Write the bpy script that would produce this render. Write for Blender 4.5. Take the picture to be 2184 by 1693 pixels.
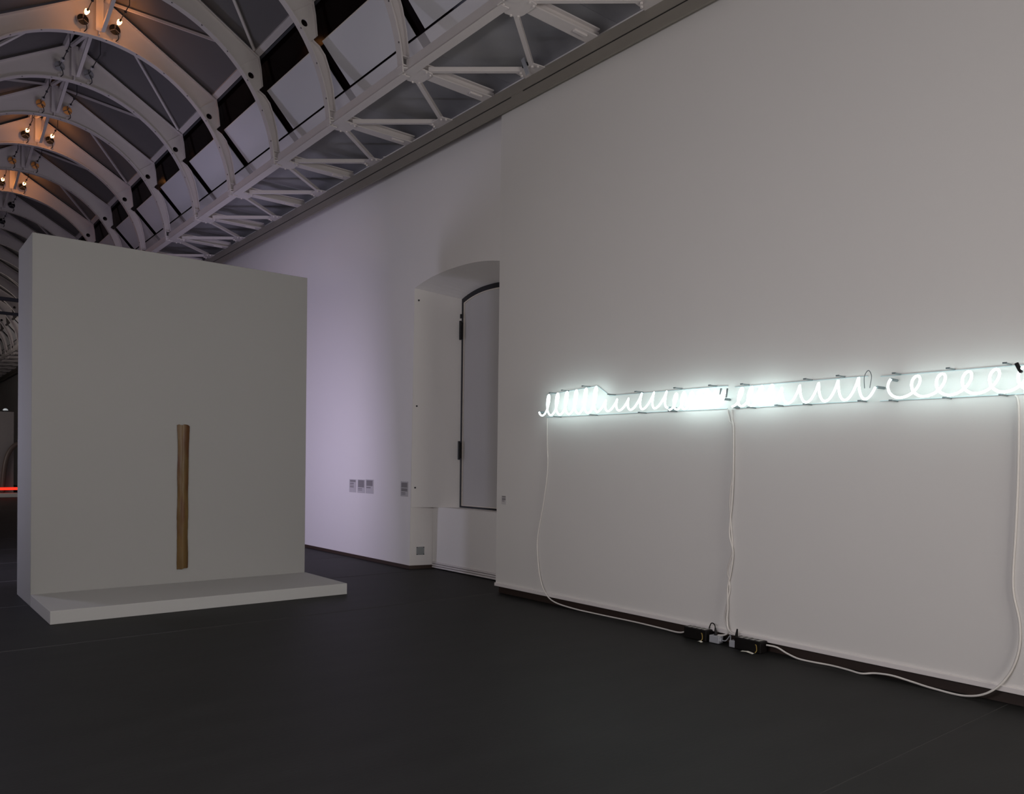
import bpy, bmesh, math, random
from mathutils import Vector, Matrix
from mathutils.geometry import tessellate_polygon

random.seed(4)
S = bpy.context.scene
for o in list(bpy.data.objects):
    bpy.data.objects.remove(o)
COL = S.collection
PI = math.pi

# ---------------------------------------------------------------- camera
F_PX, YAW, PITCH, ROLL, CY = 1696.0, math.radians(39.1396), math.radians(-0.702), math.radians(-0.736), 1007.34
fw = Vector((math.sin(YAW)*math.cos(PITCH), math.cos(YAW)*math.cos(PITCH), math.sin(PITCH)))
rt = Vector((math.cos(YAW), -math.sin(YAW), 0))
dn = fw.cross(rt)
r2 = rt*math.cos(ROLL) + dn*math.sin(ROLL)
d2 = -rt*math.sin(ROLL) + dn*math.cos(ROLL)
cam = bpy.data.cameras.new('camera')
cam.sensor_fit = 'HORIZONTAL'
cam.sensor_width = 36.0
cam.lens = F_PX/2184*36
cam.shift_y = (CY-846.5)/2184
cam.clip_end = 200
co = bpy.data.objects.new('camera', cam)
COL.objects.link(co)
co.matrix_world = Matrix(((r2.x, -d2.x, -fw.x, 0), (r2.y, -d2.y, -fw.y, 0), (r2.z, -d2.z, -fw.z, 1.6), (0, 0, 0, 1)))
S.camera = co

# ---------------------------------------------------------------- world, lamps, exposure
w = bpy.data.worlds.new('night')
S.world = w
w.use_nodes = True
w.node_tree.nodes['Background'].inputs[0].default_value = (0.02, 0.02, 0.03, 1)
w.node_tree.nodes['Background'].inputs[1].default_value = 0.2
S.view_settings.view_transform = 'Standard'
S.view_settings.look = 'None'
S.view_settings.exposure = 0.0
S.view_settings.gamma = 1.0
S.view_settings.use_curve_mapping = False
try:
    S.cycles.diffuse_bounces = 6
    S.cycles.max_bounces = 8
    S.cycles.sample_clamp_indirect = 6.0
    S.cycles.caustics_reflective = False
    S.cycles.caustics_refractive = False
except Exception:
    pass


def area(name, loc, aim, sx, sy, power, color):
    l = bpy.data.lights.new(name, 'AREA')
    l.shape = 'RECTANGLE'
    l.size, l.size_y, l.energy, l.color = sx, sy, power, color
    o = bpy.data.objects.new(name, l)
    COL.objects.link(o)
    o.location = loc
    o.rotation_euler = (Vector(aim)-Vector(loc)).to_track_quat('-Z', 'Y').to_euler()
    return o


# two lit works out of the picture (lavender, blue), then unseen fill lights added
area('lavender_work_light', (3.0, 11.15, 1.9), (3.6, 14.0, 1.6), 2.4, 1.4, 82, (0.79, 0.69, 1.0))
area('blue_work_light', (-0.80, 14.5, 1.9), (3.0, 12.0, 1.6), 0.5, 1.6, 75, (0.74, 0.74, 1.0))
area('white_fill_light', (-0.80, 3.2, 2.3), (6.0, 4.6, 1.9), 5.0, 0.5, 172, (0.98, 0.94, 1.0))  # unseen fill added to brighten the long right wall
area('second_fill_light', (-0.80, 7.0, 2.3), (6.0, 9.6, 2.2), 1.6, 0.5, 20, (1.0, 0.93, 0.88))  # weak unseen fill added for the wall around the window recess
area('camera_side_fill', (4.9, -3.6, 2.4), (5.2, 6.0, 2.2), 3.0, 1.5, 205, (1.0, 0.94, 0.87))  # unseen fill added behind the camera for recess cheek, screen and trusses
area('far_fill_light', (-0.80, 35.0, 2.6), (6.0, 37.0, 2.6), 6.0, 0.6, 190, (1.0, 0.90, 0.84))  # unseen fill added to lift the far end of the hall

# ---------------------------------------------------------------- materials


def mat(name, col, rough=0.6, var=0.04, scale=6.0, bump=0.0, bscale=60.0, metal=0.0, spec=0.4, emit=None, estr=0.0, stretch=None):
    m = bpy.data.materials.new(name)
    m.use_nodes = True
    nt = m.node_tree
    b = nt.nodes['Principled BSDF']
    b.inputs['Roughness'].default_value = rough
    b.inputs['Metallic'].default_value = metal
    b.inputs['Specular IOR Level'].default_value = spec
    tc = nt.nodes.new('ShaderNodeTexCoord')
    mp = nt.nodes.new('ShaderNodeMapping')
    if stretch:
        mp.inputs['Scale'].default_value = stretch
    nt.links.new(tc.outputs['Object'], mp.inputs['Vector'])
    n = nt.nodes.new('ShaderNodeTexNoise')
    n.inputs['Scale'].default_value = scale
    n.inputs['Detail'].default_value = 4
    nt.links.new(mp.outputs['Vector'], n.inputs['Vector'])
    mx = nt.nodes.new('ShaderNodeMix')
    mx.data_type = 'RGBA'
    mx.inputs[6].default_value = (*[max(0, c*(1-var)) for c in col], 1)
    mx.inputs[7].default_value = (*[min(1, c*(1+var)) for c in col], 1)
    nt.links.new(n.outputs['Fac'], mx.inputs[0])
    nt.links.new(mx.outputs[2], b.inputs['Base Color'])
    if bump:
        n2 = nt.nodes.new('ShaderNodeTexNoise')
        n2.inputs['Scale'].default_value = bscale
        nt.links.new(mp.outputs['Vector'], n2.inputs['Vector'])
        bp = nt.nodes.new('ShaderNodeBump')
        bp.inputs['Strength'].default_value = bump
        bp.inputs['Distance'].default_value = 0.004
        nt.links.new(n2.outputs['Fac'], bp.inputs['Height'])
        nt.links.new(bp.outputs['Normal'], b.inputs['Normal'])
    if emit:
        b.inputs['Emission Color'].default_value = (*emit, 1)
        b.inputs['Emission Strength'].default_value = estr
    return m


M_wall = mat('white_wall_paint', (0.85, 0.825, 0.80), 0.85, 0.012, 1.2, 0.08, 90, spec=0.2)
M_platform = mat('brightened_screen_paint', (0.52, 0.515, 0.505), 0.8, 0.012, 1.5, 0.06, 80, spec=0.2)  # the screen's paint made lighter to stand in for light on the platform
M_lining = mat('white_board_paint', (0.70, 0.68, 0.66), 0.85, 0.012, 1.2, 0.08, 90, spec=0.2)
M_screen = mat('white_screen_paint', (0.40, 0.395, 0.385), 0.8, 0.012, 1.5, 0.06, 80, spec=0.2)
M_floor = mat('dark_slate_floor', (0.017, 0.017, 0.0165), 0.55, 0.32, 2.6, 0.15, 30, spec=0.16, stretch=(0.5, 1.6, 1))
M_joint = mat('grey_floor_joint', (0.042, 0.040, 0.038), 0.9, 0.15, 9)
M_brown = mat('dark_brown_baseboard', (0.055, 0.034, 0.026), 0.5, 0.15, 8)
M_black = mat('black_plinth_board', (0.030, 0.018, 0.014), 0.55, 0.2, 8)
M_trim = mat('white_trim_paint', (0.74, 0.70, 0.69), 0.55, 0.02, 5)
M_ledge = mat('dark_olive_ledge_paint', (0.24, 0.22, 0.19), 0.7, 0.05, 4)
M_slot = mat('black_slot', (0.01, 0.01, 0.01), 0.8)
M_truss = mat('white_truss_paint', (0.62, 0.58, 0.57), 0.5, 0.03, 7, spec=0.35)
M_roof = mat('grey_roof_sheet', (0.135, 0.128, 0.13), 0.6, 0.03, 1.4, stretch=(1, 3, 1))
M_blind = mat('pale_blind_fabric', (0.64, 0.635, 0.67), 0.8, 0.025, 0.8, 0.06, 12, spec=0.2, stretch=(2.5, 1, 1))
M_band = mat('pale_frosted_band', (0.66, 0.64, 0.66), 0.7, 0.02, 1)
M_bandm = mat('grey_band_mullion', (0.36, 0.34, 0.34), 0.7, 0.03, 3)
M_soffit = mat('grey_soffit_board', (0.34, 0.34, 0.355), 0.75, 0.03, 1.1)
M_glass = mat('black_skylight_glass', (0.006, 0.003, 0.003), 0.12, 0.1, 3, spec=0.015)
M_gasket = mat('dark_gasket', (0.04, 0.042, 0.05), 0.6, 0.1, 10)
M_frame = mat('black_window_frame', (0.012, 0.012, 0.014), 0.45, 0.1, 9)
M_edge = mat('cream_edge_strip', (0.72, 0.66, 0.58), 0.6, 0.03, 9)
M_wblind = mat('grey_window_blind', (0.50, 0.485, 0.475), 0.75, 0.03, 1.2, stretch=(1, 6, 0.4))
M_cable = mat('white_cable_sheath', (0.66, 0.63, 0.60), 0.45, 0.04, 15)
M_box = mat('black_transformer_case', (0.006, 0.005, 0.005), 0.5, 0.15, 14, spec=0.2)
M_boxg = mat('grey_transformer_vent', (0.30, 0.29, 0.28), 0.5, 0.1, 20)
M_plug = mat('grey_plastic', (0.36, 0.37, 0.40), 0.45, 0.04, 14)
M_tag = mat('paper_tag', (0.72, 0.70, 0.62), 0.8, 0.2, 60)
M_wire = mat('yellow_wire', (0.32, 0.22, 0.05), 0.5, 0.1, 30)
M_dark = mat('dark_metal', (0.03, 0.032, 0.038), 0.4, 0.1, 20, metal=0.3)
M_disc = mat('smoked_disc_glass', (0.008, 0.009, 0.012), 0.5, 0.2, 25, spec=0.15)
M_discpale = mat('pale_disc_glass', (0.30, 0.30, 0.33), 0.3, 0.2, 25)
M_discglow = mat('painted_glow_disc', (0.85, 0.36, 0.10), 0.35, 0.2, 25)  # orange glow seen on unlit discs, painted in as their base colour
M_spoke = mat('grey_spoke', (0.16, 0.15, 0.15), 0.4)
M_bulb = mat('lit_orange_bulb', (1, 0.8, 0.5), 0.4, emit=(1.0, 0.37, 0.095), estr=38)
M_bulboff = mat('unlit_bulb', (0.5, 0.48, 0.48), 0.3)
M_neon = mat('lit_white_neon', (0.9, 1, 1), 0.3, 0.0, emit=(0.80, 1.0, 0.99), estr=5.7)
M_red = mat('lit_red_neon', (1, 0.1, 0.05), 0.3, 0.0, emit=(1.0, 0.03, 0.012), estr=1.0)
M_clear = mat('clear_acrylic', (0.55, 0.66, 0.68), 0.25, 0.02, 12)
M_clip = mat('grey_clip', (0.16, 0.19, 0.20), 0.4, 0.1, 20)
M_tie = mat('blue_grey_steel', (0.05, 0.055, 0.075), 0.5, 0.1, 5)
M_plate = mat('grey_cover_plate', (0.30, 0.32, 0.32), 0.5, 0.04, 20)
M_hoop = mat('dark_brown_tube', (0.06, 0.045, 0.04), 0.5, 0.15, 8)
M_dome = mat('milky_dome', (0.8, 0.85, 0.85), 0.4, emit=(0.8, 0.9, 0.95), estr=0.25)
M_bolt = mat('bolt_steel', (0.14, 0.13, 0.14), 0.4, 0.1, 30, metal=0.4)
M_boltw = mat('painted_bolt', (0.66, 0.62, 0.60), 0.4, 0.05, 30)


def fibre_mat():
    m = mat('amber_fibreglass', (0.145, 0.085, 0.028), 0.36, 0.35, 5.0, 0.25, 14, spec=0.3, stretch=(3.0, 1, 0.7))
    nt = m.node_tree
    b = nt.nodes['Principled BSDF']
    mx = [n for n in nt.nodes if n.type == 'MIX'][0]
    n = nt.nodes.new('ShaderNodeTexNoise')
    n.inputs['Scale'].default_value = 2.1
    mp = nt.nodes.new('ShaderNodeMapping')
    mp.inputs['Scale'].default_value = (5, 1, 1.0)
    tc = nt.nodes.new('ShaderNodeTexCoord')
    nt.links.new(tc.outputs['Object'], mp.inputs['Vector'])
    nt.links.new(mp.outputs['Vector'], n.inputs['Vector'])
    rp = nt.nodes.new('ShaderNodeValToRGB')
    rp.color_ramp.elements[0].position, rp.color_ramp.elements[1].position = 0.52, 0.72
    nt.links.new(n.outputs['Fac'], rp.inputs['Fac'])
    m2 = nt.nodes.new('ShaderNodeMix')
    m2.data_type = 'RGBA'
    nt.links.new(rp.outputs['Color'], m2.inputs[0])
    nt.links.new(mx.outputs[2], m2.inputs[6])
    m2.inputs[7].default_value = (0.10, 0.035, 0.012, 1)
    nt.links.new(m2.outputs[2], b.inputs['Base Color'])
    return m


M_fibre = fibre_mat()


def paper_mat(name, period, lo, hi):
    """grey printed paper: fine lines of small print between z fractions (flat print, illegible in the photograph)"""
    m = mat(name, (0.56, 0.54, 0.54), 0.85, 0.02, 30)
    return m


M_paper = paper_mat('label_paper', 1, 0, 1)
M_print = mat('grey_small_print', (0.27, 0.255, 0.255), 0.85, 0.25, 70, stretch=(1, 1.5, 9))

# ---------------------------------------------------------------- mesh helpers


class MB:
    def __init__(self):
        self.v, self.f, self.sm = [], [], []

    def poly(self, pts, smooth=False):
        i = len(self.v)
        self.v += [tuple(p) for p in pts]
        self.f.append(list(range(i, i+len(pts))))
        self.sm.append(smooth)
        return self

    def box(self, x0, x1, y0, y1, z0, z1):
        i = len(self.v)
        self.v += [(x, y, z) for x in (x0, x1) for y in (y0, y1) for z in (z0, z1)]
        for q in ((0, 1, 3, 2), (4, 6, 7, 5), (0, 4, 5, 1), (2, 3, 7, 6), (0, 2, 6, 4), (1, 5, 7, 3)):
            self.f.append([i+k for k in q])
            self.sm.append(False)
        return self

    def bbox(self, x0, x1, y0, y1, z0, z1, c):
        """box with chamfered vertical and top edges"""
        bm = bmesh.new()
        bmesh.ops.create_cube(bm, size=1)
        bmesh.ops.scale(bm, vec=(x1-x0, y1-y0, z1-z0), verts=bm.verts)
        bmesh.ops.translate(bm, vec=((x0+x1)/2, (y0+y1)/2, (z0+z1)/2), verts=bm.verts)
        bmesh.ops.bevel(bm, geom=bm.edges[:], offset=c, segments=2, profile=0.5, affect='EDGES')
        i = len(self.v)
        bm.verts.index_update()
        self.v += [tuple(v.co) for v in bm.verts]
        for f in bm.faces:
            self.f.append([i+v.index for v in f.verts])
            self.sm.append(False)
        bm.free()
        return self

    def prism(self, pts2, a0, a1, axis='y', holes=()):
        """extrude a 2-D outline (and holes) along an axis; 2-D is (x,z) for y, (y,z) for x, (x,y) for z"""
        def P(p, a):
            return {'y': (p[0], a, p[1]), 'x': (a, p[0], p[1]), 'z': (p[0], p[1], a)}[axis]
        loops = [list(pts2)]+[list(h) for h in holes]
        flat = [p for l in loops for p in l]
        tris = tessellate_polygon([[Vector((p[0], p[1], 0)) for p in l] for l in loops])
        for a, flip in ((a0, False), (a1, True)):
            i = len(self.v)
            self.v += [P(p, a) for p in flat]
            for t in tris:
                q = [i+k for k in t]
                self.f.append(q[::-1] if flip else q)
                self.sm.append(False)
        for l in loops:
            n = len(l)
            i = len(self.v)
            self.v += [P(p, a0) for p in l]+[P(p, a1) for p in l]
            for k in range(n):
                self.f.append([i+k, i+(k+1) % n, i+n+(k+1) % n, i+n+k])
                self.sm.append(False)
        return self

    def strip(self, path, a0, a1, th, axis='y', closed=False):
        """flat bar bent along a 2-D path: width a0..a1 along the axis, thickness th"""
        n = len(path)
        off = []
        for k in range(n):
            a = Vector(path[max(0, k-1)])
            b = Vector(path[min(n-1, k+1)])
            d = (b-a).normalized()
            off.append((path[k][0]-d.y*th, path[k][1]+d.x*th))
        return self.prism(list(path)+off[::-1], a0, a1, axis)

    def tube(self, pts, r, n=8, caps=True, smooth=True):
        pts = [Vector(p) for p in pts]
        rs = r if isinstance(r, (list, tuple)) else [r]*len(pts)
        t0 = (pts[1]-pts[0]).normalized()
        u = t0.orthogonal().normalized()
        rings = []
        for k, p in enumerate(pts):
            t = (pts[min(k+1, len(pts)-1)]-pts[max(k-1, 0)])
            if t.length < 1e-9:
                t = t0
            t.normalize()
            u = (u-t*u.dot(t))
            u = u.normalized() if u.length > 1e-6 else t.orthogonal().normalized()
            v = t.cross(u)
            i = len(self.v)
            for j in range(n):
                a = 2*PI*j/n
                self.v.append(tuple(p+(u*math.cos(a)+v*math.sin(a))*rs[k]))
            rings.append(i)
        for k in range(len(rings)-1):
            for j in range(n):
                self.f.append([rings[k]+j, rings[k]+(j+1) % n, rings[k+1]+(j+1) % n, rings[k+1]+j])
                self.sm.append(smooth)
        if caps:
            self.f.append([rings[0]+j for j in range(n)][::-1])
            self.f.append([rings[-1]+j for j in range(n)])
            self.sm += [False, False]
        return self

    def bar(self, p, q, wy, wz):
        """straight rectangular bar between two points"""
        p, q = Vector(p), Vector(q)
        t = (q-p).normalized()
        up = Vector((0, 0, 1)) if abs(t.z) < 0.95 else Vector((0, 1, 0))
        s = t.cross(up).normalized()
        up = s.cross(t)
        i = len(self.v)
        for e in (p, q):
            for a, b in ((-1, -1), (1, -1), (1, 1), (-1, 1)):
                self.v.append(tuple(e+s*a*wy/2+up*b*wz/2))
        for k in range(4):
            self.f.append([i+k, i+(k+1) % 4, i+4+(k+1) % 4, i+4+k])
        self.f += [[i+3, i+2, i+1, i], [i+4, i+5, i+6, i+7]]
        self.sm += [False]*6
        return self

    def ball(self, c, r, sx=1, sy=1, sz=1, n=12):
        i0 = len(self.v)
        m = n//2
        for a in range(m+1):
            for b in range(n):
                th, ph = PI*a/m, 2*PI*b/n
                self.v.append((c[0]+r*sx*math.sin(th)*math.cos(ph), c[1]+r*sy*math.cos(th), c[2]+r*sz*math.sin(th)*math.sin(ph)))
        for a in range(m):
            for b in range(n):
                self.f.append([i0+a*n+b, i0+a*n+(b+1) % n, i0+(a+1)*n+(b+1) % n, i0+(a+1)*n+b])
                self.sm.append(True)
        return self

    def mesh(self, name, m):
        me = bpy.data.meshes.new(name)
        me.from_pydata(self.v, [], self.f)
        bm = bmesh.new()
        bm.from_mesh(me)
        bmesh.ops.remove_doubles(bm, verts=bm.verts, dist=1e-6)
        bmesh.ops.recalc_face_normals(bm, faces=bm.faces)
        bm.to_mesh(me)
        bm.free()
        me.materials.append(m)
        if any(self.sm):
            me.polygons.foreach_set('use_smooth', [True]*len(me.polygons))
            try:
                me.set_sharp_from_angle(angle=math.radians(40))
            except Exception:
                pass
        return me


def add(name, me, parent=None, loc=(0, 0, 0)):
    o = bpy.data.objects.new(name, me)
    COL.objects.link(o)
    o.location = loc
    if parent:
        o.parent = parent
    return o


def obj(name, mb, m, parent=None, loc=(0, 0, 0)):
    return add(name, mb.mesh(name, m), parent, loc)


def empty(name, loc=(0, 0, 0)):
    o = bpy.data.objects.new(name, None)
    o.empty_display_size = 0.1
    COL.objects.link(o)
    o.location = loc
    return o


def tag(o, label, cat, group=None):
    o['label'], o['category'] = label, cat
    if group:
        o['group'] = group
    return o


def struct(o):
    o['kind'] = 'structure'
    return o


def copy_tree(src, loc=None, mats=None):
    r = src.copy()
    COL.objects.link(r)
    if loc is not None:
        r.location = loc
    for ch in src.children:
        c = ch.copy()
        COL.objects.link(c)
        c.parent = r
        for g in ch.children:
            d = g.copy()
            COL.objects.link(d)
            d.parent = c
    return r


def spline(pts, n=8):
    pts = [Vector(p) for p in pts]
    out = []
    for i in range(len(pts)-1):
        p0, p1, p2, p3 = pts[max(i-1, 0)], pts[i], pts[i+1], pts[min(i+2, len(pts)-1)]
        for k in range(n):
            t = k/n
            out.append(0.5*((2*p1)+(p2-p0)*t+(2*p0-5*p1+4*p2-p3)*t*t+(3*p1-p0-3*p2+p3)*t**3))
    out.append(pts[-1])
    return out


# ---------------------------------------------------------------- room shell
XR, XL, XF, XC = 6.29, -0.91, 6.03, 2.69      # right wall, left wall, false wall face, vault axis
YN, YE = -4.0, 59.5
PITCHY, Y0 = 1.81, 6.02

floor = struct(empty('floor'))
obj('joint_bed', MB().box(XL, 7.0, YN, YE, -0.06, -0.0004), M_joint, floor)
rows = [YN, 2.04, 7.65, 9.89]
while rows[-1] < YE-2.3:
    rows.append(rows[-1]+2.05)
rows.append(YE)
for a, b in zip(rows[:-1], rows[1:]):
    ga, gb = (0.003 if y < 5 else 0.020 for y in (a, b))
    obj('floor_slab', MB().box(0, 7.0-XL, 0, b-a-ga-gb, -0.02, 0), M_floor, floor, (XL, a+ga, 0))


def arch(y0, y1, zs, za, n=18, p=2.3):
    yc, h = (y0+y1)/2, (y1-y0)/2
    return [(yc+h*t, za-(za-zs)*abs(t)**p) for t in [-1+2*k/n for k in range(n+1)]]


# right wall with its arched window recess
fa = arch(7.94, 10.06, 4.157, 4.275)
ba = arch(8.315, 9.685, 4.02, 4.13)
m = MB()
m.prism([(YN, 0), (7.88, 0)]+fa+[(10.12, 0), (YE, 0), (YE, 6.42), (YN, 6.42)], XR, XR+0.01, 'x')
XW = 6.9
for k in range(len(fa)-1):
    m.poly([(XR, *fa[k]), (XR, *fa[k+1]), (XW, *ba[k+1]), (XW, *ba[k])])
for f, b, s in ((fa[-1], ba[-1], 1), (fa[0], ba[0], -1)):
    fy, by = f[0], b[0]
    m.poly([(XR, fy, f[1]), (XW, by, b[1]), (XW, by, 0.92), (XR, fy+0.04*s, 0.92)])          # splayed cheek above the sill
    m.poly([(XR, fy+0.04*s, 0.92), (6.64, fy-0.03*s, 0.92), (6.64, fy-0.03*s, 0), (XR, fy+0.06*s, 0)])  # straight cheek below
    m.poly([(XR, fy+0.04*s, 0.92), (XW, by, 0.92), (XW, fy, 0.92), (6.64, fy-0.03*s, 0.92)])  # sill ends
m.poly([(XW, 8.315, 0.92), (XW, 9.685, 0.92), (6.63, 9.685, 0.92), (6.63, 8.315, 0.92)])
m.prism([(7.8, 0), (10.3, 0), (10.3, 4.4), (7.8, 4.4)], XW+0.06, XW+0.1, 'x')
wr = struct(obj('wall_right', m, M_wall))
# small dark wall plugs set in the left cheek
cheek = Vector((9.685-10.08, 0, 0))
for z, t in ((3.98, 0.09), (2.42, 0.085), (1.21, 0.08)):
    ye = 10.10-0.04*(z-0.92)/3.24
    y = ye+(9.685-ye)*t
    x = XR+(XW-XR)*t
    nrm = Vector((-(10.075-9.685), -(XW-XR), 0)).normalized()
    obj('wall_plug', MB().tube([Vector((x, y, z))-nrm*0.004, Vector((x, y, z))+nrm*0.006], 0.014, 10), M_frame, wr)

struct(obj('wall_left', MB().box(XL-0.2, XL, YN, YE, 0, 6.42), M_wall))
struct(obj('wall_near', MB().box(XL-0.2, 7.0, YN-0.2, YN, -0.06, 9.0), M_wall))
struct(obj('wall_far', MB().box(XL-0.2, 7.0, YE, YE+0.2, -0.06, 9.0), M_wall))

# false wall in front of it, with a white trim lifted clear of the floor
lining = struct(obj('wall_right_lining', MB().box(XF, XR-0.004, YN, 7.70, 0.125, 6.1), M_lining))
struct(obj('trim_2', MB().bbox(6.006, XF+0.03, YN, 7.70, 0.086, 0.126, 0.004), M_trim))
struct(obj('baseboard_lining', MB().box(6.065, 6.2, YN, 7.68, 0.0, 0.125), M_black))

# brown skirting of the right wall, turning into the recess
struct(obj('baseboard_right', MB().prism([(6.275, YE), (6.275, 10.10), (6.635, 10.00), (6.64, 10.035), (6.30, 10.13), (6.30, YE)], 0, 0.05, 'z'), M_brown))

# dark ledges that carry the roof: a fascia in two lips with a black slot between
for s in (0, 1):
    def mx(x):
        return x if s == 0 else 2*XC-x
    led = MB()
    led.box(*sorted((mx(5.90), mx(5.935))), YN, YE, 5.918, 6.042)
    led.box(*sorted((mx(5.905), mx(5.935))), YN, YE, 5.788, 5.903)
    led.box(*sorted((mx(5.918), mx(5.935))), YN, YE, 5.79, 6.042)
    led.prism([(mx(5.93), 5.815), (mx(6.285), 6.09), (mx(6.285), 6.11), (mx(5.93), 5.845)], YN, YE)
    t = struct(obj('trim_1' if s == 0 else 'trim_3', led, M_ledge))
    for a, b in ((YN, 7.15), (7.36, YE)):
        obj('shadow_slot', MB().box(*sorted((mx(5.911), mx(5.919))), a, b, 5.901, 5.920), M_slot, t)
    obj('slot_cover', MB().box(*sorted((mx(5.9045), mx(5.919))), 7.15, 7.36, 5.901, 5.920), M_ledge, t)

# window in the recess
win = struct(empty('window_1', (XW, 9.0, 0.92)))
wl = (-XW, -9.0, -0.92)


def wobj(name, mb, m):
    o = obj(name, mb, m, win)
    o.location = wl
    return o


fo = [(8.315, 0.925), (9.685, 0.925)]+arch(8.315, 9.685, 4.02, 4.13)[::-1]
fi = [(8.35, 0.95), (9.652, 0.95)]+arch(8.35, 9.652, 3.962, 4.062)[::-1]
wobj('window_frame', MB().prism(fo, XW-0.02, XW+0.05, 'x', [fi]), M_frame)
wobj('blind_panel', MB().prism(fi, XW+0.0, XW+0.03, 'x'), M_wblind)
fin = [(8.365, 0.962), (9.637, 0.962)]+arch(8.365, 9.637, 3.95, 4.048)[::-1]
wobj('edge_strip', MB().prism(fi, XW-0.012, XW+0.004, 'x', [fin]), M_edge)
for z0, z1 in ((3.43, 3.67), (1.655, 1.89)):
    wobj('hinge', MB().box(XW-0.06, XW-0.015, 9.655, 9.69, z0, z1).tube([(XW-0.06, 9.66, z0-0.02), (XW-0.06, 9.66, z1+0.02)], 0.018, 10), M_frame)
wobj('hinge_pin', MB().tube([(XW-0.05, 9.66, 3.73), (XW-0.05, 9.66, 3.79)], 0.016, 10), M_frame)

# apron below the window with its slatted vent
ap = struct(empty('trim_4', (6.63, 9.0, 0)))


def aobj(name, mb, m):
    o = obj(name, mb, m, ap)
    o.location = (-6.63, -9.0, 0)
    return o


aobj('apron_board', MB().bbox(6.63, 6.66, 7.95, 10.02, 0.10, 0.925, 0.004), M_wall)
aobj('sill_board', MB().bbox(6.635, XW, 7.95, 9.84, 0.90, 0.922, 0.004), M_wall)
for z in (0.012, 0.044, 0.076):
    aobj('slat', MB().bbox(6.615, 6.65, 7.95, 10.02, z, z+0.024, 0.004), M_trim)
aobj('vent_back', MB().box(6.655, 6.67, 7.95, 10.02, 0, 0.1), M_slot)

# ---------------------------------------------------------------- roof (setting): panels, purlins, glass, blinds, soffit
ceil = struct(empty('ceiling'))
KS = list(range(-4, 30))


def Yk(k):
    return Y0+PITCHY*k


def mir(pts, s):
    return pts if s == 0 else [(2*XC-x, z) for x, z in pts]


proto = {}
for s in (0, 1):
    def pr(name, mb, m):
        proto[(name, s)] = mb.mesh(name, m)
    sl = -0.596
    rz = lambda x: 8.56+sl*(x-XC)
    pr('roof_panel', MB().prism(mir([(2.72, rz(2.72)), (4.40, rz(4.40)), (4.40, rz(4.40)+0.05), (2.72, rz(2.72)+0.05)], s), 0.012, PITCHY-0.012), M_roof)
    pr('roof_purlin', MB().prism(mir([(4.375, 7.515), (4.45, 7.47), (4.475, 7.56), (4.40, 7.61)], s), 0, PITCHY), M_truss)
    pr('purlin_gasket', MB().prism(mir([(4.455, 7.46), (4.48, 7.445), (4.50, 7.50), (4.47, 7.53)], s), 0, PITCHY), M_gasket)
    pr('skylight_pane', MB().prism(mir([(4.50, 7.56), (4.62, 7.02), (5.04, 6.565), (5.06, 6.59), (4.64, 7.04), (4.52, 7.57)], s), 0.004, PITCHY-0.004), M_glass)
    pr('roof_blind', MB().prism(mir([(4.57, 7.005), (4.975, 6.567), (4.982, 6.573), (4.578, 7.012)], s), 0.17, PITCHY-0.03), M_blind)
    pr('blind_rail', MB().tube([(mir([(4.573, 7.008)], s)[0][0], 0.17, 7.008), (mir([(4.573, 7.008)], s)[0][0], PITCHY-0.03, 7.008)], 0.007, 8), M_edge)
    pr('frosted_band', MB().prism(mir([(4.988, 6.545), (5.18, 6.345), (5.20, 6.36), (5.005, 6.565)], s), 0.16, PITCHY-0.0), M_band)
    pr('band_mullion', MB().prism(mir([(4.99, 6.547), (5.18, 6.347), (5.20, 6.36), (5.005, 6.565)], s), 0, 0.16), M_bandm)
    pr('soffit_board', MB().prism(mir([(5.17, 6.352), (6.42, 6.352), (6.42, 6.38), (5.17, 6.38)], s), 0.003, PITCHY-0.003), M_soffit)
    pr('ridge_purlin', MB().prism(mir([(2.77, 8.43), (2.83, 8.40), (2.85, 8.46), (2.78, 8.50)], s), 0, PITCHY), M_truss)
proto[('ridge_cap', 0)] = MB().prism([(2.5, 8.70), (2.69, 8.80), (2.88, 8.70), (2.88, 8.73), (2.69, 8.84), (2.5, 8.73)], 0, PITCHY).mesh('ridge_cap', M_gasket)
for k in KS:
    for (name, s), me in proto.items():
        add(name, me, ceil, (0, Yk(k), 0))

# ---------------------------------------------------------------- arched trusses
CZ, RI = 5.885, 1.985
P2 = lambda a, r=RI: (XC+r*math.cos(a), CZ+r*math.sin(a))
parts = {}
NA = 56
arc = [P2(math.radians(2.5)+(PI-math.radians(5))*k/NA) for k in range(NA+1)]
parts['arch_flange'] = [(MB().strip(arc[::-1], -0.05, 0.05, 0.018), M_truss)]
aS = math.radians(42.8)
warc = [P2(aS+(PI-2*aS)*k/36, RI+0.015) for k in range(37)]
zr = lambda x: 8.485-0.596*(x-XC)
web = warc[::-1]+[(4.42, 7.455), (2.78, zr(2.78)), (XC-0.09, zr(2.78)), (2*XC-4.42, 7.455)]
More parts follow.
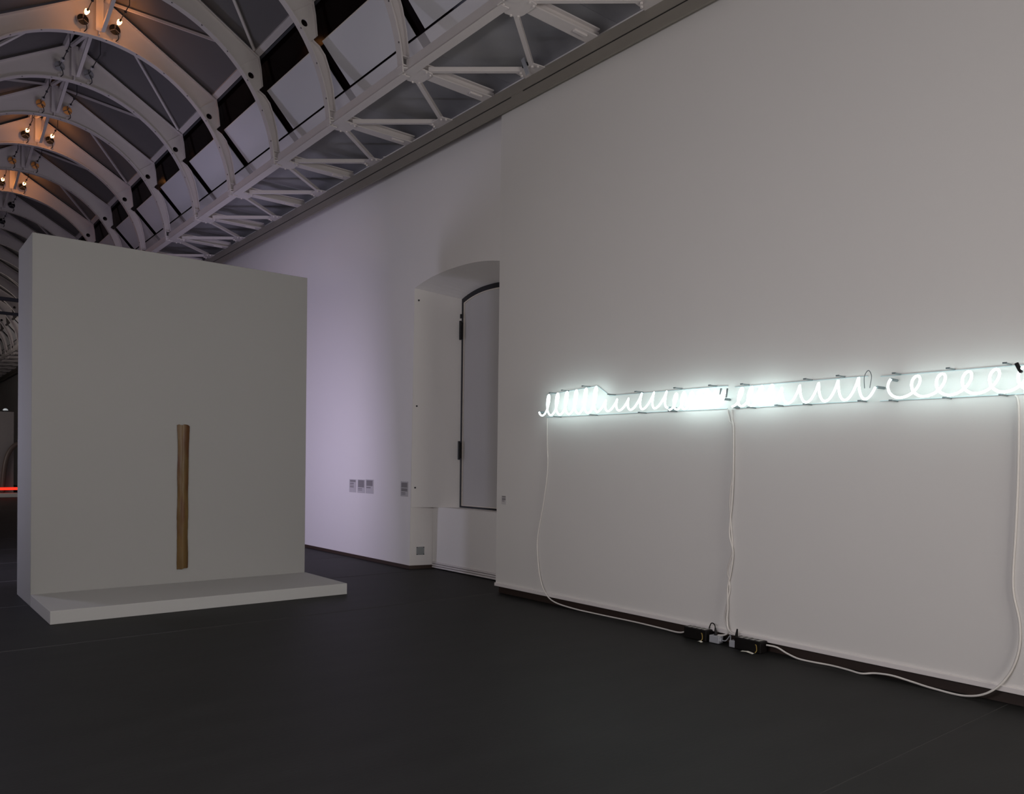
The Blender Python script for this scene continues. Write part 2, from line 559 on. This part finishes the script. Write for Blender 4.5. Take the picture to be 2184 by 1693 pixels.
# reversed arc runs left to right, then back along the straight top
parts['web_plate'] = [(MB().prism(web, -0.006, 0.006), M_truss)]
parts['rafter_flange'] = []
parts['gusset_plate'] = []
parts['arch_leg'] = []
parts['leg_flange'] = []
parts['cross_beam'] = []
parts['eaves_beam'] = []
parts['node_plate'] = []
parts['brace_rod'] = []
parts['bracket_plate'] = []
parts['node_bolt'] = []
for s in (0, 1):
    mp = lambda pts: mir(pts, s)
    parts['rafter_flange'].append((MB().prism(mp([(2.76, zr(2.76)), (4.44, zr(4.44)-0.005), (4.445, zr(4.44)+0.012), (2.76, zr(2.76)+0.018)]), -0.045, 0.045), M_truss))
    garc = [P2(math.radians(32.0)+(aS-math.radians(32.0))*k/8, RI+0.015) for k in range(9)]
    g = [(4.43, 6.95), (4.488, 7.05), (4.462, 7.30), (4.425, 7.47), (4.41, 7.455)]
    hole = [(4.335+0.047*math.cos(2*PI*q/16), 7.172+0.047*math.sin(2*PI*q/16)) for q in range(16)]
    gm = MB().prism(mp(garc[::-1]+[(4.425, 7.47), (4.462, 7.30), (4.488, 7.05), (4.43, 6.95)][0:0]+[] + g[::1]), -0.012, 0.012, 'y', [mp(hole)])
    gm.prism(mp([(4.425, 7.49), (4.462, 7.30), (4.488, 7.05), (4.50, 7.05), (4.474, 7.30), (4.437, 7.49)]), -0.045, 0.045)
    gm.prism(mp([garc[-1], (4.415, 7.455), (4.420, 7.447), (garc[-1][0]+0.006, garc[-1][1]-0.006)]), -0.02, 0.02)
    parts['gusset_plate'].append((gm, M_truss))
    lo = [(4.43, 6.965), (4.52, 6.915), (4.595, 6.83), (4.655, 6.68), (4.71, 6.45), (4.745, 6.2), (4.755, 6.02)]
    larc = [P2(math.radians(3)+math.radians(29.5)*k/10, RI+0.015) for k in range(11)]
    parts['arch_leg'].append((MB().prism(mp(lo[::-1]+larc[::-1]), -0.008, 0.008), M_truss))
    parts['leg_flange'].append((MB().strip(mp(lo if s == 0 else lo[::-1]), -0.05, 0.05, 0.014), M_truss))
    # horizontal bracing at the eaves
    X = lambda x: x if s == 0 else 2*XC-x
    cb = MB()
    cb.prism([(X(4.66), -0.06), (X(6.0), -0.085), (X(6.0), 0.085), (X(4.66), 0.06)], 6.045, 6.06, 'z')
    cb.box(*sorted((X(4.66), X(6.0))), -0.008, 0.008, 6.06, 6.15)
    cb.prism([(X(4.66), -0.05), (X(5.97), -0.05), (X(5.97), 0.05), (X(4.66), 0.05)], 6.15, 6.165, 'z')
    cb.bbox(*sorted((X(5.62), X(5.80))), -0.045, -0.005, 6.025, 6.05, 0.006)
    parts['cross_beam'].append((cb, M_truss))
    eb = MB()
    eb.box(*sorted((X(4.72), X(4.735))), 0.05, PITCHY-0.05, 6.0, 6.10)
    eb.box(*sorted((X(4.72), X(4.83))), 0.05, PITCHY-0.05, 5.995, 6.008)
    eb.box(*sorted((X(4.72), X(4.80))), 0.05, PITCHY-0.05, 6.10, 6.112)
    parts['eaves_beam'].append((eb, M_truss))
    npl = [(4.68, -0.06), (4.87, -0.165), (5.01, -0.15), (5.03, -0.07), (5.03, 0.07), (5.01, 0.15), (4.87, 0.165), (4.68, 0.06)]
    parts['node_plate'].append((MB().prism([(X(a), b) for a, b in npl], 6.012, 6.028, 'z'), M_truss))
    for d in (-1, 1):
        parts['brace_rod'].append((MB().bar((X(4.97), d*0.13, 6.055), (X(5.80), d*(PITCHY/2-0.06), 6.055), 0.05, 0.05), M_truss))
    parts['bracket_plate'].append((MB().prism([(X(5.74), PITCHY/2-0.15), (X(5.90), PITCHY/2-0.17), (X(5.90), PITCHY/2+0.17), (X(5.74), PITCHY/2+0.15)], 6.03, 6.04, 'z'), M_truss))
    for dx, dy in ((4.93, -0.145), (5.0, -0.115), (4.93, 0.145), (5.0, 0.115), (4.76, -0.05), (4.76, 0.05)):
        parts['node_bolt'].append((MB().tube([(X(dx), dy, 5.998), (X(dx), dy, 6.015)], 0.013, 6, smooth=False), M_boltw))
    for dx, dy in ((5.77, -0.10), (5.82, -0.14), (5.77, 0.10), (5.82, 0.14)):
        parts['node_bolt'].append((MB().tube([(X(dx), PITCHY/2+dy, 6.01), (X(dx), PITCHY/2+dy, 6.032)], 0.015, 6, smooth=False), M_boltw))
st = MB().box(XC-0.008, XC+0.008, -0.11, 0.0, 7.885, 8.43)
st.box(XC-0.05, XC+0.05, -0.122, -0.11, 7.93, 8.43)
parts['stiffener'] = [(st, M_truss)]
parts['ridge_brace'] = [(MB().bar((XC+0.045, -0.12, 7.95), (XC+0.045, -PITCHY+0.05, 8.40), 0.05, 0.045), M_truss),
                        (MB().bar((XC-0.045, -0.12, 8.42), (XC-0.045, -PITCHY+0.05, 8.02), 0.05, 0.045), M_truss)]
bm_ = MB()
for k in range(3, NA-2, 4):
    a = math.radians(2.5)+(PI-math.radians(5))*k/NA
    for y in (-0.033,):
        p, q = P2(a, RI-0.006), P2(a, RI+0.01)
        bm_.tube([(p[0], y, p[1]), (q[0], y, q[1])], 0.011, 6, smooth=False)
pm = {n: [mb.mesh(n, mt) for mb, mt in l] for n, l in parts.items()}
pm['flange_bolts'] = [bm_.mesh('flange_bolts', M_bolt)]


def roof_rod(d, s):
    X = lambda x: x if s == 0 else 2*XC-x
    return MB().bar((X(2.80), 0.03*d, 8.44), (X(4.36), d*(PITCHY-0.06), 7.525), 0.035, 0.035)


rod_m = {(d, s): roof_rod(d, s).mesh('roof_rod', M_truss) for d in (-1, 1) for s in (0, 1)}
ORD = ['nearest', 'second', 'third', 'fourth', 'fifth', 'sixth', 'seventh', 'eighth', 'ninth', 'tenth', 'eleventh', 'twelfth']
SPECIAL = {4: 'large white roof arch nearest the camera whose crown glows orange under two lit lamps',
           7: 'seventh white arched roof truss in view, crown glowing orange under its lamps',
           9: 'ninth arched roof truss in view, small orange crown at the photo left edge'}
for k in KS:
    if k < -1:
        continue
    t = empty('arched_truss', (0, Yk(k), 0))
    if k in SPECIAL:
        lab, grp = SPECIAL[k], None
    elif k == -1:
        lab, grp = 'white steel roof truss just out of the top of the photo above the camera', None
    elif k == 0:
        lab, grp = 'nearest white roof truss, only its beam shown where the ledge leaves the photo top', None
    elif k <= 11:
        lab, grp = {1: 'white arched roof truss whose foot meets the eaves beam nearest the photo top',
                    2: 'second white roof arch, holed shoulder plate near the photo top edge',
                    3: 'third white roof arch, unlit, just in front of the largest orange-lit arch',
                    5: 'fifth unlit arched roof truss, just behind the large orange-lit arch, with two pale lamps',
                    6: 'sixth unlit arched roof truss, with two glow-painted lamp discs on its web',
                    8: 'eighth arched roof truss in view, unlit, between two orange-lit arches, with glow-painted discs',
                    10: 'tenth arched roof truss in view, dark, just above the top left corner of the screen',
                    11: 'eleventh arched roof truss in view, dark, cut by the photo left edge over the screen'}[k], None
    else:
        lab, grp = 'small dim roof truss far down the hall, past the left edge of the tall screen', 'arched trusses at the far end'
    tag(t, lab, 'roof truss', grp)
    for n, l in pm.items():
        for me in l:
            o = add(n, me, t)
            if n == 'flange_bolts':
                o['kind'] = 'stuff'
    if k % 2 == 0:
        for key in rod_m:
            add('roof_rod', rod_m[key], t)

# tie bars across the vault, far down the hall
tag(obj('tie_bar', MB().bbox(XL+0.02, 5.9, 26.45, 26.55, 5.98, 6.08, 0.01), M_tie), 'upper of two dark blue-grey bars crossing the far vault left of the screen', 'bar')
tag(obj('tie_bar', MB().bbox(XL+0.02, 5.9, 29.05, 29.15, 5.98, 6.07, 0.01), M_tie), 'lower of two dark blue-grey bars crossing the far vault left of the screen', 'bar')

# ---------------------------------------------------------------- lamps on the truss webs
lamp_mesh = {}
lamp_mesh['mount_pad'] = MB().tube([(0.03, 0, -0.135), (0.03, -0.025, -0.135)], [0.05, 0.047], 16)
lamp_mesh['arm'] = MB().tube(spline([(0.03, -0.02, -0.135), (0.05, -0.10, -0.12), (0.035, -0.12, -0.06), (0, -0.10, 0)], 5), 0.007, 6)
lamp_mesh['suspension_rod'] = MB().tube([(0, -0.05, 0), (0, -0.30, 0)], 0.006, 6).tube([(0, -0.44, 0), (0, -0.95, 0)], 0.007, 6).ball((0, -0.72, 0), 0.02)
lamp_mesh['hanger'] = MB().tube([(0, -0.95, -0.01), (0, -0.955, 0.05), (0, -0.96, 0.375)], 0.006, 6)
disc = MB().tube([(0, -0.085, 0), (0, -0.10, 0), (0, -0.112, 0)], [0.072, 0.078, 0.02], 20)
lamp_mesh['filter_disc'] = disc
sp = MB()
for a in (90, 210, 330):
    a = math.radians(a)
    sp.bar((0, -0.117, 0), (0.078*math.cos(a), -0.107, 0.078*math.sin(a)), 0.012, 0.010)
lamp_mesh['socket'] = MB().tube([(0, -0.41, 0), (0, -0.43, 0), (0, -0.46, 0)], [0.018, 0.017, 0.010], 12)
bulb = MB().tube([(0, -0.29, 0), (0, -0.30, 0), (0, -0.34, 0), (0, -0.39, 0), (0, -0.412, 0)], [0.008, 0.017, 0.028, 0.032, 0.020], 14)
lm = {n: mb.mesh(n, {'mount_pad': M_truss, 'arm': M_dark, 'suspension_rod': M_dark, 'hanger': M_dark, 'filter_disc': M_disc, 'socket': M_dark}[n]) for n, mb in lamp_mesh.items()}
lm_disc = {'dark': lm['filter_disc'], 'pale': disc.mesh('filter_disc', M_discpale), 'glow_painted': disc.mesh('filter_disc', M_discglow)}
spoke_m = sp.mesh('spoke', M_spoke)
bulb_on, bulb_off = bulb.mesh('bulb', M_bulb), bulb.mesh('bulb', M_bulboff)
WHICH = {4: 'large orange-lit arch nearest the camera', 5: 'unlit arch behind the large orange one', 6: 'grey arch with two glow-painted discs, nearer of its kind',
         7: 'second orange-lit arch', 8: 'small grey arch between two orange-lit arches', 9: 'farthest orange-lit arch', 10: 'dark arch just above the screen corner', 11: 'dark arch cut by the photo left edge'}
for k in range(2, 12):
    for side, x in (('left', 2.47), ('right', 2.90)):
        if k in (2, 3):
            continue
        if k == 11 and side == 'left':
            continue
        t = empty('arch_lamp', (x, Yk(k)-0.006, 8.03))
        lit = k in (4, 7, 9)
        kind = 'dark' if lit or k > 9 else ('glow_painted' if k in (6, 8) else 'pale')
        word = 'lit orange-white bulb and smoked disc' if lit else {'glow_painted': 'unlit lamp with a glow-painted disc', 'pale': 'unlit lamp with a pale disc', 'dark': 'unlit dark lamp'}[kind]
        tag(t, f'{side} of the two lamps on the {WHICH[k]}, {word.split(" with")[0] if k in (5,) else word}' if k != 11 else 'small unlit dark lamp on the dark arch at the photo left edge', 'lamp', 'lamps on the roof arches')
        if lit:
            t['label'] = f'{side} lamp, with lit bulb, on the web of the {WHICH[k]}'
        elif k != 11:
            t['label'] = f'{side} lamp, unlit, on the {WHICH[k]}'
        for n, me in lm.items():
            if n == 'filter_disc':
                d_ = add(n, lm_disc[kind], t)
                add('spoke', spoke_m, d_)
            else:
                add(n, me, t)
        add('bulb', bulb_on if lit else bulb_off, t)

# ---------------------------------------------------------------- tall white screen with its low platform
scr = tag(empty('exhibit_screen', (2.92, 10.25, 0)), 'tall thick white screen standing on its own low white platform', 'screen')
PX0, PX1 = 1.369, 4.474


def sobj(name, mb, m):
    o = obj(name, mb, m, scr)
    o.location = (-2.92, -10.25, 0)
    return o


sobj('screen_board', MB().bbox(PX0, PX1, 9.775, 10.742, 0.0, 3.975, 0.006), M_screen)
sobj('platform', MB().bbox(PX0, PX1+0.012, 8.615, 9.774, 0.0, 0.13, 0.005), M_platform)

# brown fibreglass strip on the screen: a shallow trough with ragged ends
n, rows_ = 8, 46
prof = []
vb = MB()
grid = []
rr = random.Random(11)
for i in range(rows_+1):
    f = i/rows_
    z = 0.295+(2.0-0.295)*f
    wd = 0.062+0.008*max(0, (f-0.82)/0.18)+0.0015*math.sin(f*21)+rr.uniform(-0.0012, 0.0012)
    cx = 2.9235-0.002*math.sin(f*4)+0.001*math.sin(f*17)
    row = []
    for j in range(n+1):
        u = -1+2*j/n
        zz = z
        if i == rows_:
            zz += 0.006*math.sin(u*5)-0.010*u*u+0.004*math.cos(9*u)
        if i == 0:
            zz += 0.008*u+0.004*math.sin(u*6)
        row.append((cx+wd*u, 9.762-0.026*(1-u*u)-0.001*math.sin(f*40+u*3), zz))
    grid.append(row)
for i in range(rows_):
    for j in range(n):
        vb.poly([grid[i][j], grid[i][j+1], grid[i+1][j+1], grid[i+1][j]], True)
back = [[(p[0], p[1]+0.008, p[2]) for p in r] for r in grid]
for i in range(rows_):
    for j in range(n):
        vb.poly([back[i][j], back[i+1][j], back[i+1][j+1], back[i][j+1]], True)
    for j in (0, n):
        vb.poly([grid[i][j], grid[i+1][j], back[i+1][j], back[i][j]], True)
for i in (0, rows_):
    for j in range(n):
        vb.poly([grid[i][j], grid[i][j+1], back[i][j+1], back[i][j]], True)
tag(obj('fibreglass_strip', vb, M_fibre), 'narrow upright brown translucent strip fixed to the face of the white screen', 'sculpture')

# ---------------------------------------------------------------- white neon scrawl on the false wall
neon = tag(empty('neon_scrawl', (XF, 4.4, 2.2)), 'long white neon scrawl of running loops glowing on the right wall', 'neon sign')
NX = 5.90


def nobj(name, mb, m):
    o = obj(name, mb, m, neon)
    o.location = (-XF, -4.4, -2.2)
    return o


def trochoid(y0, pitch, n, zb, zt, lam, slant, t0=0.0, t1=None, grow=None, step=26, wob=0.0, seed=1):
    """plain pen-practice loops: runs towards smaller y, from the bottom of the stroke"""
    rn = random.Random(seed)
    tops = [zt+rn.uniform(-wob, wob) for _ in range(n+2)]
    pts = []
    t1 = 2*PI*n if t1 is None else t1
    m_ = int((t1-t0)/(2*PI)*step)
    for i in range(m_+1):
        t = t0+(t1-t0)*i/m_
        top = tops[min(max(int(t/(2*PI)), 0), n+1)]
        if grow:
            top = grow(t/(2*PI*n))
        v = (1-math.cos(t))/2
        z = zb+(top-zb)*v
        u = pitch*t/(2*PI)+lam*pitch/(2*PI)*math.sin(t)+slant*(z-zb)
        pts.append((NX, y0-u, z))
    return pts


def run(name, pts, r=0.009):
    p0, p1 = Vector(pts[0]), Vector(pts[-1])
    e0 = [(XF-0.012, p0.y+0.01, p0.z), (NX+0.015, p0.y+0.006, p0.z)]
    e1 = [(NX+0.015, p1.y-0.006, p1.z), (XF-0.012, p1.y-0.01, p1.z)]
    o = nobj(name, MB().tube(pts, r, 8), M_neon)
    for e in (e0, e1):
        nobj('electrode', MB().tube(e, 0.011, 8), M_clip)
    return o


# five runs of tube that keep the photograph's rhythm: tall tight loops, low waves, small tight loops, open scallops, wide loops
A = trochoid(6.725, 0.146, 6, 2.132, 2.40, 2.1, 0.16, t0=-0.9, grow=lambda f: 2.355+0.05*min(1, max(0, f)))
B = trochoid(5.862, 0.156, 6, 2.14, 2.28, 1.02, 0.42, t0=0.0, grow=lambda f: 2.255 if f < 0.5 else 2.295)
A[-1] = tuple((Vector(A[-1])+Vector(B[0]))/2)
run('neon_tube', A+B[1:])
C1 = trochoid(4.905, 0.089, 7, 2.118, 2.275, 2.5, 0.26, t1=2*PI*6.75, wob=0.012, seed=3)
run('neon_tube', C1)
C2 = trochoid(4.203, 0.097, 4, 2.116, 2.27, 2.4, 0.34, t0=0.0, wob=0.012, seed=5)
D = trochoid(3.82, 0.163, 5, 2.118, 2.262, 0.86, 0.16, t0=0.25, t1=2*PI*5.25, grow=lambda f: 2.245+0.045*max(0, min(1, f)))
run('neon_tube', C2+D[1:])
E_ = trochoid(2.913, 0.172, 7, 2.114, 2.27, 2.4, 0.22, t0=PI*1.15, t1=2*PI*7.2, grow=lambda f: 2.262+0.014*max(0, min(1, f)))
run('neon_tube', E_)
# pale clear rails behind the tube and small clips that hold it
for (ya, za), (yb, zb) in (((6.80, 2.375), (5.98, 2.425)), ((5.98, 2.425), (5.80, 2.31)), ((5.80, 2.31), (4.34, 2.315)), ((4.26, 2.30), (3.05, 2.305)), ((2.95, 2.295), (1.75, 2.30)),
                           ((6.80, 2.125), (4.34, 2.112)), ((4.26, 2.11), (3.05, 2.115)), ((2.95, 2.108), (1.75, 2.105))):
    nobj('support_rail', MB().bar((XF-0.006, ya, za), (XF-0.006, yb, zb), 0.010, 0.006), M_clear)
for y, z in ((6.62, 2.385), (6.42, 2.40), (6.10, 2.425), (5.72, 2.315), (5.35, 2.32), (4.86, 2.325), (4.46, 2.322), (4.12, 2.31), (3.52, 2.31), (3.24, 2.315),
             (2.80, 2.30), (2.42, 2.305), (2.06, 2.31), (6.55, 2.118), (5.98, 2.116), (5.30, 2.112), (4.92, 2.110), (4.05, 2.105), (3.78, 2.11), (3.52, 2.108), (3.06, 2.11), (2.82, 2.10), (2.44, 2.10), (2.08, 2.10)):
    c = MB().tube([(XF-0.002, y, z), (NX+0.018, y, z)], 0.006, 8)
    c.bbox(NX+0.012, NX+0.022, y-0.014, y+0.014, z-0.006, z+0.006, 0.002)
    nobj('tube_clip', c, M_clip)
for y in (4.325, 4.262):
    nobj('electrode_cap', MB().tube([(NX, y+0.004, 2.23), (NX, y-0.006, 2.285)] if y > 4.3 else [(NX, y+0.004, 2.20), (NX, y-0.008, 2.28)], 0.008, 8), M_clip)
nobj('electrode_cap', MB().tube([(NX, 1.985, 2.30), (NX, 1.955, 2.235)], 0.013, 10), M_box)
nobj('jumper_wire', MB().tube(spline([(NX, 3.012, 2.20), (NX+0.01, 3.02, 2.29), (NX+0.01, 2.99, 2.335), (NX+0.01, 2.965, 2.29), (NX, 2.972, 2.20)], 6), 0.003, 6), M_clip)

# ---------------------------------------------------------------- cables
CX = 5.995


def cable(pts, r, label, n=7, grp=None):
    return tag(obj('neon_cable', MB().tube(spline(pts, n), r, 7), M_cable), label, 'cable', grp)


cable([(6.02, 6.775, 2.11), (6.02, 6.77, 1.85), (6.02, 6.758, 1.53), (6.02, 6.82, 1.15), (6.02, 6.915, 0.75), (6.015, 6.90, 0.50), (6.01, 6.855, 0.30), (CX, 6.76, 0.15),
       (5.985, 6.60, 0.055), (5.995, 6.30, 0.02), (6.01, 5.9, 0.012), (6.02, 5.4, 0.012), (6.0, 5.05, 0.012), (5.955, 4.80, 0.02), (5.945, 4.70, 0.05)], 0.0075,
      'thin white cable hanging from the left end of the neon to the floor')
cable([(6.02, 4.335, 2.10), (6.02, 4.31, 2.0), (6.02, 4.278, 1.93), (6.02, 4.268, 1.57), (6.02, 4.30, 1.30), (6.02, 4.272, 1.0), (6.02, 4.262, 0.83), (6.02, 4.31, 0.66), (6.018, 4.28, 0.50), (6.012, 4.312, 0.33), (6.0, 4.316, 0.22),
       (5.985, 4.27, 0.12), (5.97, 4.29, 0.085), (5.965, 4.36, 0.07)], 0.0075, 'white cable under the middle of the neon, plugged into the left grey adapter')
cable([(6.02, 4.29, 2.10), (6.02, 4.285, 2.0), (6.008, 4.262, 1.93), (6.005, 4.255, 1.57), (6.005, 4.262, 1.30), (6.005, 4.285, 1.0), (6.005, 4.245, 0.83), (6.005, 4.262, 0.66), (6.005, 4.295, 0.50), (6.0, 4.285, 0.33), (5.99, 4.285, 0.22),
       (5.975, 4.25, 0.13), (5.965, 4.15, 0.098), (5.95, 4.10, 0.10)], 0.0075, 'white cable under the middle of the neon, running to the right transformer')
cable([(6.02, 2.03, 2.10), (6.02, 2.008, 2.02), (6.02, 2.003, 1.6), (6.02, 2.01, 1.2), (6.02, 2.02, 0.81), (6.018, 1.975, 0.57), (6.012, 1.975, 0.38), (6.0, 2.03, 0.205), (5.96, 2.13, 0.075), (5.955, 2.28, 0.015),
       (5.975, 2.50, 0.012), (5.985, 2.66, 0.025), (5.98, 2.80, 0.04), (5.98, 2.93, 0.03), (5.96, 3.03, 0.010), (5.985, 3.15, 0.010), (6.005, 3.30, 0.010), (5.985, 3.46, 0.010), (5.985, 3.58, 0.012), (5.985, 3.68, 0.035), (5.975, 3.77, 0.07), (5.96, 3.86, 0.075)], 0.0075,
      'white cable from the right end of the neon, snaking along the floor')

# ---------------------------------------------------------------- transformers and adapters on the floor
for y0, y1, which, tagy in ((4.44, 4.69, 'left', (4.50, 4.455)), (3.875, 4.135, 'right', (4.04, 3.92))):
    t = tag(empty('neon_transformer', (5.95, (y0+y1)/2, 0)), f'{which} black transformer box on the floor below the neon', 'transformer', 'transformer boxes by the wall')
    cx, cy = -5.95, -(y0+y1)/2

    def tobj(name, mb, m):
        o = obj(name, mb, m, t)
        o.location = (cx, cy, 0)
        return o
    tobj('case', MB().bbox(5.895, 5.995, y0, y1, 0.004, 0.105, 0.006), M_box)
    for q in range(4):
        yy = y0+0.045+q*(y1-y0-0.09)/3.0
        tobj('vent', MB().bbox(5.91, 5.985, yy-0.020, yy+0.012, 0.103, 0.1085, 0.002), M_boxg)
    tobj('earth_wire', MB().tube(spline([(5.893, y0+0.05, 0.075), (5.885, y0+0.035, 0.07), (5.884, y0+0.03, 0.03), (5.875, y0+0.04, 0.008)], 5), 0.0035, 6), M_wire)
    tp = [(5.86, tagy[0], 0.004), (5.855, (tagy[0]+tagy[1])/2, 0.012), (5.862, tagy[1], 0.004)]
    tobj('paper_tag', MB().poly([(5.845, tagy[0], 0.003), (5.875, tagy[0], 0.006), (5.872, (tagy[0]+tagy[1])/2, 0.014), (5.842, (tagy[0]+tagy[1])/2, 0.010)]).poly([(5.842, (tagy[0]+tagy[1])/2, 0.010), (5.872, (tagy[0]+tagy[1])/2, 0.014), (5.875, tagy[1], 0.004), (5.845, tagy[1], 0.002)]), M_tag)

ad = tag(empty('plug_adapter', (5.96, 4.37, 0)), 'left grey adapter block on the floor, black plug on top', 'adapter', 'grey adapters by the wall')
for name, mb, mt in (('case', MB().bbox(5.915, 5.985, 4.315, 4.42, 0.004, 0.07, 0.006), M_plug), ('round_socket', MB().tube([(5.945, 4.317, 0.035), (5.945, 4.300, 0.035)], [0.022, 0.016], 12), M_plug),
                     ('black_plug', MB().tube([(5.955, 4.375, 0.07), (5.955, 4.378, 0.10), (5.958, 4.385, 0.135)], [0.016, 0.013, 0.006], 8), M_box),
                     ('plug_lead', MB().tube(spline([(5.958, 4.385, 0.13), (5.965, 4.40, 0.16), (5.975, 4.44, 0.165), (5.985, 4.47, 0.12), (5.985, 4.475, 0.09)], 6), 0.005, 6), M_box)):
    o = obj(name, mb, mt, ad)
    o.location = (-5.96, -4.37, 0)
ad = tag(empty('plug_adapter', (5.955, 4.17, 0)), 'right grey adapter block beside the right transformer, thin black plug', 'adapter', 'grey adapters by the wall')
for name, mb, mt in (('case', MB().bbox(5.905, 5.965, 4.140, 4.20, 0.004, 0.062, 0.006), M_plug),
                     ('black_plug', MB().tube([(5.945, 4.155, 0.06), (5.945, 4.150, 0.11), (5.945, 4.143, 0.165)], [0.016, 0.013, 0.007], 8), M_box),
                     ('grey_lead', MB().tube(spline([(5.945, 4.300, 0.035), (5.955, 4.265, 0.04), (5.965, 4.235, 0.085), (5.96, 4.222, 0.085), (5.95, 4.215, 0.04), (5.945, 4.20, 0.035)], 6), 0.005, 6), M_plug)):
    o = obj(name, mb, mt, ad)
    o.location = (-5.955, -4.17, 0)

# ---------------------------------------------------------------- labels, cover plate
LABELS = [(XR, 11.79, 12.03, 1.075, 1.290, 'first printed wall label from the screen, of three in a row', ((0.05, 0.20), (0.27, 0.36), (0.42, 0.47), (0.53, 0.62)), 'three text labels in a row'),
          (XR, 11.50, 11.75, 1.075, 1.292, 'middle printed wall label of the three in a row', ((0.04, 0.58), (0.66, 0.72), (0.78, 0.82)), 'three text labels in a row'),
          (XR, 11.22, 11.47, 1.075, 1.300, 'last printed wall label of three in a row, nearest the window recess', ((0.06, 0.46), (0.54, 0.62)), 'three text labels in a row'),
          (XR, 10.175, 10.387, 1.072, 1.297, 'single printed wall label just left of the window recess', ((0.08, 0.40), (0.46, 0.66), (0.74, 0.80), (0.85, 0.89)), None),
          (XF, 7.512, 7.600, 1.092, 1.197, 'small printed label at the left end of the neon wall', ((0.03, 0.20), (0.28, 0.50), (0.56, 0.66)), None)]
for x, ya, yb, za, zb, lab, bl, grp in LABELS:
    t = tag(empty('wall_label', (x, (ya+yb)/2, za)), lab, 'label', grp)
    l = (-x, -(ya+yb)/2, -za)
    o = obj('paper_sheet', MB().box(x-0.004, x-0.0005, ya, yb, za, zb), M_paper, t)
    o.location = l
    pw, ph = yb-ya, zb-za
    nb = len(bl)
    for q, (f0, f1) in enumerate(bl):
        full = f1-f0 > 0.13
        o = obj('text_block', MB().box(x-0.0048, x-0.0038, ya+pw*(0.10 if full else 0.35), yb-pw*0.10, zb-ph*f1, zb-ph*f0), M_print, t)
        o.location = l

cp = tag(empty('cover_plate', (6.42, 10.06, 0.25)), 'small square grey cover plate low on the window recess cheek', 'cover plate')
ang = math.atan2(0.35, -0.09)
u = Vector((0.35, -0.09, 0)).normalized()
nrm = Vector((-0.09, -0.35, 0)).normalized()
base = Vector((XR, 10.12, 0))


def cheekbox(u0, u1, z0, z1, d0, d1):
    mb = MB()
    q = []
    for d in (d0, d1):
        q.append([base+u*a+nrm*d+Vector((0, 0, z)) for a, z in ((u0, z0), (u1, z0), (u1, z1), (u0, z1))])
    mb.poly(q[1])
    mb.poly(q[0])
    for k in range(4):
        mb.poly([q[0][k], q[0][(k+1) % 4], q[1][(k+1) % 4], q[1][k]])
    return mb


o = obj('plate', cheekbox(0.105, 0.225, 0.205, 0.325, 0.002, 0.012), M_plate, cp)
o.location = -cp.location
for a, z in ((0.112, 0.212), (0.218, 0.212), (0.112, 0.318), (0.218, 0.318)):
    o = obj('screw', cheekbox(a-0.006, a+0.006, z-0.006, z+0.006, 0.010, 0.015), M_frame, cp)
    o.location = -cp.location

# ---------------------------------------------------------------- small things on the ledge
tl = tag(empty('tube_rod', (5.94, 10.0, 6.07)), 'thin pale rod with round ends lying along the dark ledge', 'rod')
o = obj('rod', MB().tube([(5.925, 9.05, 6.066), (5.925, 10.35, 6.066)], 0.010, 8), M_trim, tl)
o.location = -tl.location
for y in (9.05, 10.35):
    o = obj('end_knob', MB().ball((5.925, y, 6.066), 0.022), M_trim, tl)
    o.location = -tl.location
sp_ = tag(empty('upright_plate', (5.73, 6.89, 5.94)), 'small leaning pale grey plate clipped to a brace bracket beside the ledge', 'plate')
o = obj('plate', MB().prism([(6.825, 5.945), (6.875, 5.93), (6.967, 6.135), (6.917, 6.15)], 5.722, 5.736, 'x'), M_plug, sp_)
o.location = -sp_.location
o = obj('clip', MB().box(5.736, 5.80, 6.90, 6.96, 6.05, 6.10), M_frame, sp_)
o.location = -sp_.location

# ---------------------------------------------------------------- far exhibit seen past the screen's left edge
far = tag(empty('exhibit_screen', (3.2, 37.8, 0)), 'far grey screen on a low white platform, seen past the near screen left edge', 'screen')
for name, mb, mt in (('screen_board', MB().bbox(1.6, 4.66, 37.6, 38.4, 0, 3.39, 0.01), M_roof), ('platform', MB().bbox(1.6, 4.85, 36.4, 37.59, 0, 0.135, 0.008), M_screen)):
    o = obj(name, mb, mt, far)
    o.location = -far.location
tag(obj('red_neon_tube', MB().tube([(1.9, 37.15, 0.30), (4.78, 37.15, 0.31)], 0.055, 10).tube([(1.9, 37.15, 0.30), (1.9, 37.62, 0.30)], 0.02, 8), M_red), 'thin glowing red neon line low on the far grey screen', 'neon sign')
hp = [(4.27, 37.5, 0.14), (4.29, 37.5, 0.6), (4.36, 37.5, 1.3), (4.48, 37.5, 1.75), (4.68, 37.5, 2.04), (4.95, 37.5, 2.15), (5.22, 37.5, 2.04), (5.42, 37.5, 1.75), (5.54, 37.5, 1.3), (5.6, 37.5, 0.6), (5.62, 37.5, 0.0)]
tag(obj('bent_tube', MB().tube(spline(hp, 6), 0.09, 10), M_hoop), 'dark brown bent hoop standing before the far grey screen', 'sculpture')
dm = tag(empty('dome_lamp', (4.39, 37.8, 3.39)), 'tiny pale dome lamp on top of the far grey screen', 'lamp')
o = obj('dome', MB().ball((0, 0, 0.04), 0.10), M_dome, dm)
o = obj('dome_base', MB().tube([(0, 0, 0.0), (0, 0, 0.05)], 0.11, 14), M_dark, dm)
